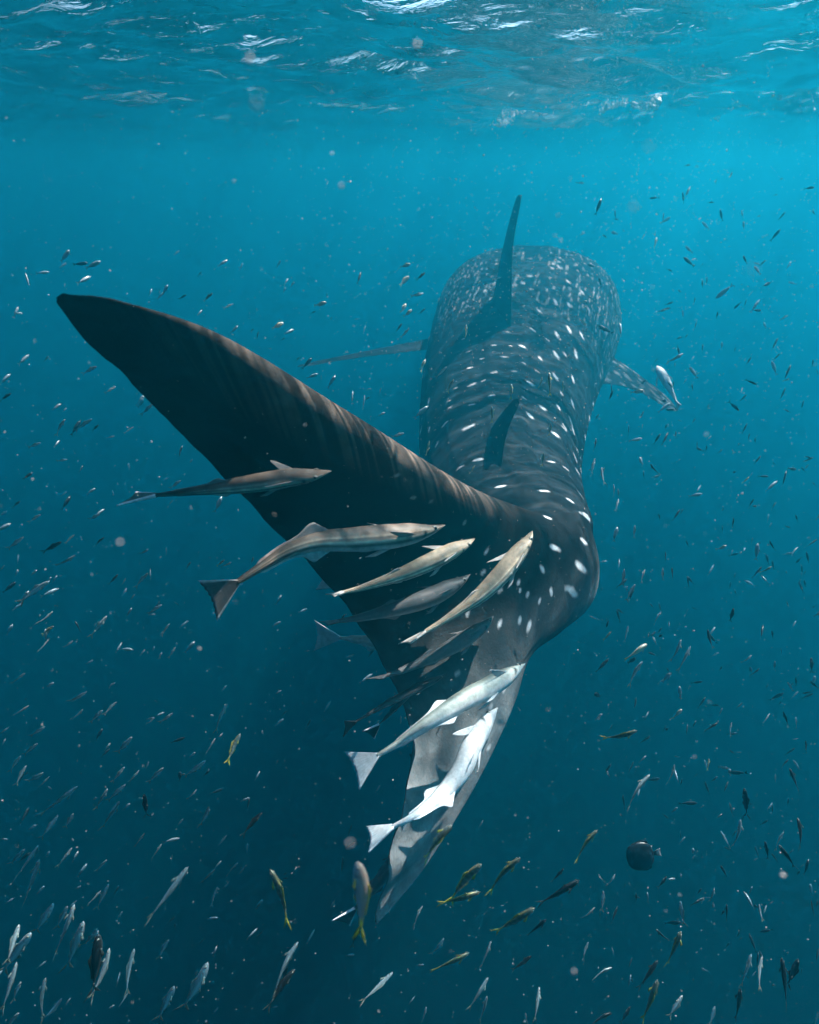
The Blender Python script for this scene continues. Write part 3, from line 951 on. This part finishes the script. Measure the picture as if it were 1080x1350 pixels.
        for r_ in range(2):
            for k in range(10):
                a0 = 1 + r_ * 10 + k; a1 = 1 + r_ * 10 + (k + 1) % 10
                F.append((a0, a0 + 10, a1 + 10, a1))
        g.add(np.array(pv), F, np.array(pc, float))
    return g.mesh('fish_' + kind, M_FISH)

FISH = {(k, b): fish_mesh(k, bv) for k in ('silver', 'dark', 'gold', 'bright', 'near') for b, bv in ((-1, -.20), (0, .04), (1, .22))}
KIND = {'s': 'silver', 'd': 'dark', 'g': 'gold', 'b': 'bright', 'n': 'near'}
frng = random.Random(5)

def place_fish(h, t, kind, label, group, depth=None, real=None, bend=None, tilt=None, lean=None):
    lp = math.hypot(h[0] - t[0], h[1] - t[1])
    lr = real or (.034 + .00088 * lp) * frng.uniform(.92, 1.08)
    tl = frng.uniform(-.3, .3) if tilt is None else tilt
    d = depth or lr * math.cos(tl) * F_PX / lp
    sd = shark_depth((h[0] + t[0]) / 2, (h[1] + t[1]) / 2)
    if sd is not None and d > sd - .12:
        d = max(sd - .15, .45)
    lr = lp * d / F_PX / math.cos(tl)
    dz = lr * math.sin(tl) / 2
    hd, tp = PD(h[0], h[1], d - dz), PD(t[0], t[1], d + dz)
    f = norm(hd - tp)
    ln = frng.uniform(-1.3, 1.3) if lean is None else lean
    up = np.array([ln * .8, -.15, 1.0])
    z = norm(up - f * np.dot(up, f)); y = np.cross(z, f)
    o = link('fish', FISH[(KIND[kind], frng.choice((-1, 0, 0, 1)) if bend is None else bend)], label, 'fish', group)
    M = Matrix.Identity(4)
    for i in range(3):
        M[i][0], M[i][1], M[i][2], M[i][3] = f[i], y[i], z[i], (hd[i] + tp[i]) / 2
    o.matrix_world = M @ Matrix.Scale(np.linalg.norm(hd - tp) / 1.0, 4)
    return o

ORD = ['first', 'second', 'third', 'fourth', 'fifth', 'sixth', 'seventh', 'eighth', 'ninth', 'tenth', 'eleventh', 'twelfth', 'thirteenth', 'fourteenth']

def school(x0, y0, sc, rows, labels, group):
    items = []
    for line in rows.split(';'):
        q = line.split(',')
        a, b, c, d = (float(v) for v in q[:4])
        items.append((x0 + a / sc, y0 + b / sc, x0 + c / sc, y0 + d / sc, q[4] if len(q) > 4 else 's'))
    xs = sorted((i[0] + i[2]) / 2 for i in items); ys = sorted((i[1] + i[3]) / 2 for i in items)
    xm, y1, y2 = xs[len(xs) // 2], ys[len(ys) // 3], ys[2 * len(ys) // 3]
    cells = {}
    for i in items:
        cx, cy = (i[0] + i[2]) / 2, (i[1] + i[3]) / 2
        many = sum(j[4] == i[4] for j in items) > 7
        row = ('upper ' if cy < y1 else 'middle ' if cy < y2 else 'lower ') if many else ''
        cl = ('left' if cx < xm else 'right') if many else ''
        cells.setdefault((i[4], row + cl), []).append(i)
    for (k, cell), its in cells.items():
        its.sort(key=lambda i: i[0] + i[2])
        for n_, i in enumerate(its):
            lead = (ORD[n_] + ' ' if len(its) > 1 else 'the only ') + labels[k]
            place_fish(i[:2], i[2:4], k, lead + (' from left' if len(its) > 1 else '') + (', ' + cell + ' part' if cell else '') + ' of the ' + group, group)

# fish one can single out by look or place: (head, tail, kind, label, options)
G1 = 'fish that stand out near the tail'
for h, t, k, lb, op in [
    ((472, 1136), (487, 1228), 'n', 'nearest fish, brownish with a bright yellow tail, at the lower lobe tip', dict(depth=.60, bend=1, tilt=.05, lean=.75)),
    ((596, 1088), (550, 1130), 'g', 'olive fish overlapping the right edge of the lower tail lobe', dict(depth=.80, bend=-1)),
    ((635, 1139), (588, 1180), 'g', 'strongly curved golden-edged fish just right of the lower lobe tip', dict(bend=-1, depth=1.0)),
    ((686, 1131), (637, 1168), 'g', 'olive fish with a yellow tail, second from the lower tail lobe', dict(bend=-1, depth=1.0)),
    ((633, 1176), (577, 1194), 'g', 'dark olive fish with a green tail under the curved golden one', dict(bend=0, depth=1.0)),
    ((788, 1094), (752, 1130), 'g', 'pale headed olive fish left of the round dark fish', dict(bend=-1)),
    ((764, 1160), (709, 1195), 'd', 'dark fish with a white tail touching the green-tailed one', dict(bend=0)),
    ((705, 1197), (651, 1232), 'g', 'striped fish with a vivid green tail below the lower lobe tip', dict(bend=0, depth=.95)),
    ((619, 1256), (567, 1283), 'g', 'bluish olive fish low in the middle of the photo', dict()),
    ((356, 1146), (391, 1212), 'g', 'barred fish with a yellow tail heading up left, left of the lower lobe tip', dict(bend=1, depth=.95, lean=.3, tilt=0)),
    ((393, 1242), (349, 1310), 's', 'silver fish curving upward above its dark twin near the bottom', dict(bend=-1, depth=.9)),
    ((389, 1278), (347, 1325), 'd', 'dark fish close under the curving silver fish near the bottom', dict(bend=-1, depth=1.1)),
    ((248, 1143), (195, 1217), 's', 'broad pinkish silver fish standing apart in the lower left', dict(bend=0, depth=.85)),
    ((518, 1282), (475, 1325), 's', 'bluish fish with a white tail at the bottom centre', dict(bend=0)),
    ((477, 1219), (461, 1244), 'd', 'small dark fish with a green tail under the yellow-tailed one', dict()),
    ((346, 1071), (317, 1099), 'd', 'lone dark fish below the lower white remora, far left of it', dict(bend=-1)),
    ((853, 849), (824, 871), 'b', 'brightest white fish right of the lower tail lobe', dict(bend=0)),
    ((847, 872), (824, 902), 's', 'grey fish just below the brightest white fish', dict(bend=-1)),
    ((840, 963), (796, 981), 'g', 'green-tailed olive fish alone in open water right of the lower lobe', dict(bend=1)),
    ((857, 1021), (818, 1062), 's', 'slim fish with a bent tail above the round dark fish', dict(bend=-1)),
    ((899, 935), (887, 948), 'b', 'small white fish with a yellow tail in the right-hand water', dict(bend=0)),
    ((958, 719), (945, 726), 'b', 'white crescent-shaped fish in the right-hand water', dict(bend=1)),
    ((300, 928), (279, 962), 's', 'upper of two green-tailed silver fish left of the upper white remora', dict(bend=-1)),
    ((317, 967), (296, 1005), 'g', 'lower of two green-tailed silver fish left of the upper white remora', dict(bend=-1)),
    ((284, 973), (272, 994), 's', 'bluish fish between the two green-tailed silver fish', dict(bend=0)),
    ((533, 571), (515, 576), 's', 'pale oval fish just above the leading edge of the tail fin', dict(bend=0, tilt=.6)),
    ((1074, 247), (1060, 249), 'd', 'rounded dark fish at the right edge under the surface', dict(bend=0)),
    ((901, 466), (879, 479), 's', 'silver fish just above the far white remora', dict(bend=0)),
    ((849, 515), (831, 518), 'b', 'white fish just left of the far white remora', dict(bend=0)),
    ((866, 313), (863, 327), 'b', 'white upright fish right of the shark head', dict(bend=0)),
    ((898, 1228), (880, 1275), 'g', 'green fish with a forked green tail low on the right', dict(bend=0)),
    ((865, 1225), (883, 1245), 'd', 'black fish touching the green fish low on the right', dict(bend=-1)),
    ((1005, 1261), (995, 1302), 's', 'pale curved fish low on the right beside a greenish one', dict(bend=-1)),
    ((1053, 1264), (1037, 1301), 'd', 'broad dark fish low on the right near the edge', dict(bend=0)),
]:
    place_fish(h, t, k, lb, G1, **op)

LABELS = {'s': 'slim silver fish', 'd': 'small dark fish', 'g': 'green-gold fish', 'b': 'tiny white fish'}

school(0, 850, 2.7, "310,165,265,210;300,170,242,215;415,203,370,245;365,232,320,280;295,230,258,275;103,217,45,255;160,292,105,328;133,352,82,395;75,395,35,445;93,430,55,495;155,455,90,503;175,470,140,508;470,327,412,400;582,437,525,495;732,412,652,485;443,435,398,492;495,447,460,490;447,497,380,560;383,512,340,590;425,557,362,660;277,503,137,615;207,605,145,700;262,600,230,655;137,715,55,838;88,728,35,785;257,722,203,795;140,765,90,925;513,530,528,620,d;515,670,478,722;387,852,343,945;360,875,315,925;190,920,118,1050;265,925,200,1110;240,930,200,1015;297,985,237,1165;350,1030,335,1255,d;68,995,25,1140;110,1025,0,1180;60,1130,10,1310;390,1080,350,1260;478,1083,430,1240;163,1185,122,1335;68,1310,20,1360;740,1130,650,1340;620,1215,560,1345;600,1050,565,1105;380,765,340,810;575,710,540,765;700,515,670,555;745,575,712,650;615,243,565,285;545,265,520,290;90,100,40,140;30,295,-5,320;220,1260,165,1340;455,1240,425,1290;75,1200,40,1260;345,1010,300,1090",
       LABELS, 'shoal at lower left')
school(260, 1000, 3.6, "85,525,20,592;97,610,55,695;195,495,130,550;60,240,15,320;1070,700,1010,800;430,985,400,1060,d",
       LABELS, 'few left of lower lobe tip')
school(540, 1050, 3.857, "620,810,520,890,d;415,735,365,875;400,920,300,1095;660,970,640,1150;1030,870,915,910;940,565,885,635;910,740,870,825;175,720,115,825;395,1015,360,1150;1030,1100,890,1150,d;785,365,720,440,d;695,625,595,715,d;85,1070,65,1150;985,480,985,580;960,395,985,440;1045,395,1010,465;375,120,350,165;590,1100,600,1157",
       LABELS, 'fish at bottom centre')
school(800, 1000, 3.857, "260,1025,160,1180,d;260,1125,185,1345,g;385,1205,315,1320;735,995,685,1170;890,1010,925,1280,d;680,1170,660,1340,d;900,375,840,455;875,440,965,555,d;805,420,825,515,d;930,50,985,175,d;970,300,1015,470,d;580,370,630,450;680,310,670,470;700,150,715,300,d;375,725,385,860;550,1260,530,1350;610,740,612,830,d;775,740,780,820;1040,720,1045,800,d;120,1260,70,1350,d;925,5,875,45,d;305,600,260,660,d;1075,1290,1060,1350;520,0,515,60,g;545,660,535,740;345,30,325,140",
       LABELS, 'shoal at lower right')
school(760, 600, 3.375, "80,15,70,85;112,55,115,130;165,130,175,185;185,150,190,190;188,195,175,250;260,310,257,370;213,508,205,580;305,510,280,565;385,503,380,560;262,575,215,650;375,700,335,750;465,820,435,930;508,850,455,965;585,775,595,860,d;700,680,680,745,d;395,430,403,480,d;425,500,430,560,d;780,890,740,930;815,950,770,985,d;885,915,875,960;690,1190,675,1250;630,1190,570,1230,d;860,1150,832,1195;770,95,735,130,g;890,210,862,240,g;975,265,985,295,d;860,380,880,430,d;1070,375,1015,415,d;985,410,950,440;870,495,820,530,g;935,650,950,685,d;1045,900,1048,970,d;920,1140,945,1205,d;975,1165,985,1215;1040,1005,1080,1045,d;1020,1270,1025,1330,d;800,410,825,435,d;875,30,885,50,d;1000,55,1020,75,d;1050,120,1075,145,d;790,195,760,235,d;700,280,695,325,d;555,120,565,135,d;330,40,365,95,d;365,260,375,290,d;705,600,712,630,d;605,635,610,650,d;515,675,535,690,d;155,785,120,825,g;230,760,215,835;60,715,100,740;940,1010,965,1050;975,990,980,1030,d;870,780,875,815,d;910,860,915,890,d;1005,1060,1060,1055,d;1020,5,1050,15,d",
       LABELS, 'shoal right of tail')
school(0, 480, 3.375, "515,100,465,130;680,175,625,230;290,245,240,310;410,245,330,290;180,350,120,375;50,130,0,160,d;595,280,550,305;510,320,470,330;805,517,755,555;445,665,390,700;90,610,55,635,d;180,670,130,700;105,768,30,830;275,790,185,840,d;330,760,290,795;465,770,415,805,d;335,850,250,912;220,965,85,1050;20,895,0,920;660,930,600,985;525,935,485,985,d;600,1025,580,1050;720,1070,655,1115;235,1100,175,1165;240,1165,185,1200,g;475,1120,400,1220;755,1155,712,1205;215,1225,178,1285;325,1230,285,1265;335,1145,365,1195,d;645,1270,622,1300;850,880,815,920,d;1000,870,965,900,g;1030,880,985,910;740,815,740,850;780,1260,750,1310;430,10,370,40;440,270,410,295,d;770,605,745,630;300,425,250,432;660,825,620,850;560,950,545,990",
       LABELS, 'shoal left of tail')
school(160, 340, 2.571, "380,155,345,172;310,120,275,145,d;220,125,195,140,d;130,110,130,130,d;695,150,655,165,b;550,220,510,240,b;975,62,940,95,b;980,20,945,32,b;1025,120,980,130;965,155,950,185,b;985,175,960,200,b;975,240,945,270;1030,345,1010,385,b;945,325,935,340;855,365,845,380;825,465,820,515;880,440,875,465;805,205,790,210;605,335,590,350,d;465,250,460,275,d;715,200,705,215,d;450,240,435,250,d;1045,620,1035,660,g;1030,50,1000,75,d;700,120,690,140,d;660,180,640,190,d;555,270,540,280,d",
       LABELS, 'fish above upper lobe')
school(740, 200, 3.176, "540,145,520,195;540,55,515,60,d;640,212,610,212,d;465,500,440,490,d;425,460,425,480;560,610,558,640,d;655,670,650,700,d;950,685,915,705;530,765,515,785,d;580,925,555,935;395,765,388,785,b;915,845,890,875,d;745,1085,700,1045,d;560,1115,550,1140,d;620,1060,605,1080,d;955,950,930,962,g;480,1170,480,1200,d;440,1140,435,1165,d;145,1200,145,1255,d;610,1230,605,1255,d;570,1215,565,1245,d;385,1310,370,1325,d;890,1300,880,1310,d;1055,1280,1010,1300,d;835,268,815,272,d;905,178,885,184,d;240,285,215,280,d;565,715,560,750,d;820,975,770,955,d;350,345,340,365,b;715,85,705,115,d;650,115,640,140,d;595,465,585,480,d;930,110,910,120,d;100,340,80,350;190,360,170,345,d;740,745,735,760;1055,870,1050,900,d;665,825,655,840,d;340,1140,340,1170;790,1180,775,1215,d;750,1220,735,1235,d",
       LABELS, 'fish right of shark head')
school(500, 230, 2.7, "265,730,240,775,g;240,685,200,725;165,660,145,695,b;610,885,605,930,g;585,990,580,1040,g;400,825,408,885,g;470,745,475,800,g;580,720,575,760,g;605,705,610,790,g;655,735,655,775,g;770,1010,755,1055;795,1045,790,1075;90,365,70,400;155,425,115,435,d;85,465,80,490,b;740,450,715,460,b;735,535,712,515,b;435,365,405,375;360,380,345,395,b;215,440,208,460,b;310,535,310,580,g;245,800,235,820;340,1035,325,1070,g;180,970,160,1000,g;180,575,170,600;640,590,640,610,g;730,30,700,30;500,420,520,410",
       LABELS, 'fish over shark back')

# the many faint fish farther off, past counting
def distant_fish():
    rg = np.random.default_rng(21)
    g = Geo()
    for k in range(600):
        if rg.uniform() < .62:
            x, y = rg.uniform(780, 1120), rg.uniform(260, 1300)
        else:
            x, y = rg.uniform(-40, 560), rg.uniform(330, 1350)
        d = rg.uniform(2.6, 6.0)
        c = PD(x, y, d)
        sd = shark_depth(x, y)
        if sd is not None and d > sd - .2: continue
        f = norm(np.array([rg.normal(.55, .3), rg.normal(.3, .35), rg.normal(.55, .35)]) if x < 560 else np.array([rg.normal(.2, .5), rg.normal(.3, .4), rg.normal(.6, .5)]))
        z = norm(np.array([0, 0, 1.0]) - f * f[2]); y_ = np.cross(z, f)
        L = rg.uniform(.045, .085)
        pv, cc = [c + f * L * .5], []
        dark = rg.uniform() < (.7 if x > 560 else .25)
        ring = []
        for q, h in ((.30, .11), (0, .125), (-.28, .05)):
            for an in range(6):
                a_ = an / 6 * 2 * math.pi
                pv.append(c + f * L * q + (y_ * math.cos(a_) * .5 + z * math.sin(a_)) * L * h)
        pv += [c - f * L * .36, c - f * L * .56 + z * L * .13, c - f * L * .56 - z * L * .13, c - f * L * .46]
        F = [(0, 1 + k_, 1 + (k_ + 1) % 6) for k_ in range(6)]
        for r_ in range(2):
            F += [(1 + r_ * 6 + k_, 7 + r_ * 6 + k_, 7 + r_ * 6 + (k_ + 1) % 6, 1 + r_ * 6 + (k_ + 1) % 6) for k_ in range(6)]
        F += [(13 + k_, 19, 13 + (k_ + 1) % 6) for k_ in range(6)] + [(19, 20, 22), (19, 22, 21)]
        g.add(np.array(pv), F, np.array([.03, .04, .045]) if dark else np.array([.46, .55, .56]))
    link('distant_fish', g.mesh('distant_fish', M_FISH), 'faint scattered small fish farther off in the blue water', 'fish', kind='stuff')

distant_fish()

# the round dark fish deep on the right
def round_fish():
    g = Geo()
    n, m = 26, 28
    x = np.linspace(0, 1, n); th = np.linspace(0, 2 * math.pi, m, endpoint=False)
    hg = .5 * np.sqrt(np.clip(1 - (2 * x - 1) ** 2, 0, 1)) ** .8 + .012
    wd = .16 * np.sqrt(np.clip(1 - (2 * x - 1) ** 2, 0, 1)) + .01
    V = np.stack([.5 - x[:, None] + 0 * th, wd[:, None] * np.cos(th), hg[:, None] * np.sin(th)], -1)
    C = np.array([.012, .014, .016]) * (.4 + 1.0 * vnoise(V.reshape(-1, 3) * 9, 3) + 3.0 * smooth(.72, .9, vnoise(V.reshape(-1, 3) * 26, 5)))[:, None]
    g.add(V.reshape(-1, 3), grid_faces(n, m).tolist(), C)
    g.f.append(tuple(range(m))[::-1]); g.f.append(tuple((n - 1) * m + k for k in range(m)))
    for sg in (-1, 1):                                           # tall soft dorsal and anal fins
        q = np.linspace(.30, .92, 12)
        base = np.stack([.5 - q, 0 * q, sg * np.interp(q, x, hg) * .9], 1)
        ln = .13 * np.sin((q - .30) / .62 * math.pi) ** .7 + .004
        aa = np.linspace(0, 1, 5)[None, :, None]
        G_ = base[:, None] + np.array([-.7, 0, sg * .7]) * ln[:, None, None] * aa
        sheet(g, G_, .006, np.broadcast_to(np.array([.014, .016, .018]), G_.shape))
    a = np.linspace(0, 1, 6)[:, None]; u = np.linspace(-1, 1, 9)[None, :]
    G_ = np.stack([-.47 - a * .26 * (1 + .12 * np.abs(u)), 0 * (a + u), u * (.05 + .10 * a)], -1)
    fc = np.array([.014, .016, .018]) * (1 - smooth(.35, .6, a + 0 * u)[..., None]) + np.array([.35, .38, .36]) * smooth(.35, .6, a + 0 * u)[..., None]
    sheet(g, G_, .006, fc)
    me = g.mesh('round_fish', M_FISH)
    o = link('round_fish', me, 'dark round deep-bodied fish with a pale tail, low on the right', 'fish')
    d = 2.5
    hd, tp = PD(826, 1132, d), PD(862, 1125, d)
    f = norm(hd - tp); up = np.array([-.05, SP, CP]); z = norm(up - f * np.dot(up, f)); y = np.cross(z, f)
    M = Matrix.Identity(4)
    for i in range(3):
        M[i][0], M[i][1], M[i][2], M[i][3] = f[i], y[i], z[i], (hd[i] + tp[i]) / 2
    o.matrix_world = M @ Matrix.Scale(np.linalg.norm(hd - tp) * 1.0, 4)

round_fish()

# ------------------------------------------------------------------ drifting particles, too many to count
def octa(c, r, rg):
    q = norm(rg.normal(size=3)); e = norm(np.cross(q, rg.normal(size=3))); w = np.cross(q, e)
    k = rg.uniform(.6, 1.4, 3) * r
    return [c + q * k[0], c - q * k[0], c + e * k[1], c - e * k[1], c + w * k[2], c - w * k[2]]
OF = [(0, 2, 4), (2, 1, 4), (1, 3, 4), (3, 0, 4), (2, 0, 5), (1, 2, 5), (3, 1, 5), (0, 3, 5)]

def particles():
    rg = np.random.default_rng(3)
    g = Geo()
    for k in range(7500):
        d = (.75 + 3.8 * rg.uniform() ** 1.2) if rg.uniform() > .03 else rg.uniform(.35, .75)
        x, y = rg.uniform(-60, 1140), rg.uniform(120, 1400)
        if rg.uniform() < .45:
            x, y = rg.normal(800, 230), rg.normal(330, 170)
        c = PD(x, y, d)
        if c[2] > -.08:
            continue
        r = rg.uniform(.00030, .00080) * (.5 + .75 * d) * (1.8 if rg.uniform() < .05 else 1)
        g.add(octa(c, r, rg), OF, np.array([.62, .60, .55]))
    # flecks drifting close to the lens, thrown out of focus
    for (x, y, d, r) in [(328, 79, .20, .0014), (549, 60, .22, .0013), (338, 137, .15, .0007), (993, 354, .14, .0008), (855, 193, .16, .0007), (835, 273, .19, .0007),
                         (461, 1112, .20, .0010), (757, 1281, .30, .0010), (1032, 1154, .32, .0011), (158, 715, .24, .0007), (450, 245, .30, .0009), (1028, 128, .34, .0012), (489, 15, .15, .0006)]:
        pts = octa(PD(x, y, d), r, rg)
        g.add(pts, OF, np.array([.66, .60, .57]))
    me = g.mesh('floating_particles', M_PART)
    link('floating_particles', me, 'pale specks of plankton drifting through the water', 'plankton', kind='stuff')

M_PART, _nt, _b, _o = new_mat('plankton')
_b.inputs['Roughness'].default_value = .6
_a = N(_nt, 'ShaderNodeAttribute', attribute_name='Col')
_nt.links.new(_a.outputs['Color'], _b.inputs['Base Color'])
particles()

# ------------------------------------------------------------------ white flecks standing in for sun glints and froth under the waves
def foam_glints():
    rg = np.random.default_rng(9)
    g = Geo()
    def streak(x0, y0, x1, y1, n, spread, rmin, rmax):
        for k in range(n):
            t = rg.uniform()
            px_, py_ = x0 + (x1 - x0) * t + rg.normal() * 1.5, y0 + (y1 - y0) * t + rg.normal() * spread
            u = (675 - py_) / F_PX
            dz, dy = -SP + CP * u, CP + SP * u
            if dz <= .01: continue
            c = PD(px_, py_, -CAM_Z / dz)
            z = float(wave_height(np.array([c[0]]), np.array([c[1]]))[0])
            c[2] = z - rg.uniform(.0, .03)
            g.add(octa(c, rg.uniform(rmin, rmax), rg), OF, np.array([.82, .84, .84]))
    streak(648, 158, 722, 141, 150, 1.3, .006, .014)
    streak(792, 141, 826, 135, 110, 2.2, .006, .015)
    streak(832, 141, 872, 124, 260, 2.2, .008, .020)
    streak(925, 136, 955, 135, 80, 2.0, .006, .014)
    streak(870, 190, 1080, 184, 150, 4.0, .006, .018)
    streak(600, 170, 1080, 150, 120, 22, .003, .008)
    me = g.mesh('glint_flecks', M_PART)
    link('glint_flecks', me, 'white flecks standing in for sun glints and froth under the waves, upper right', 'glint_flecks', kind='stuff')
foam_glints()
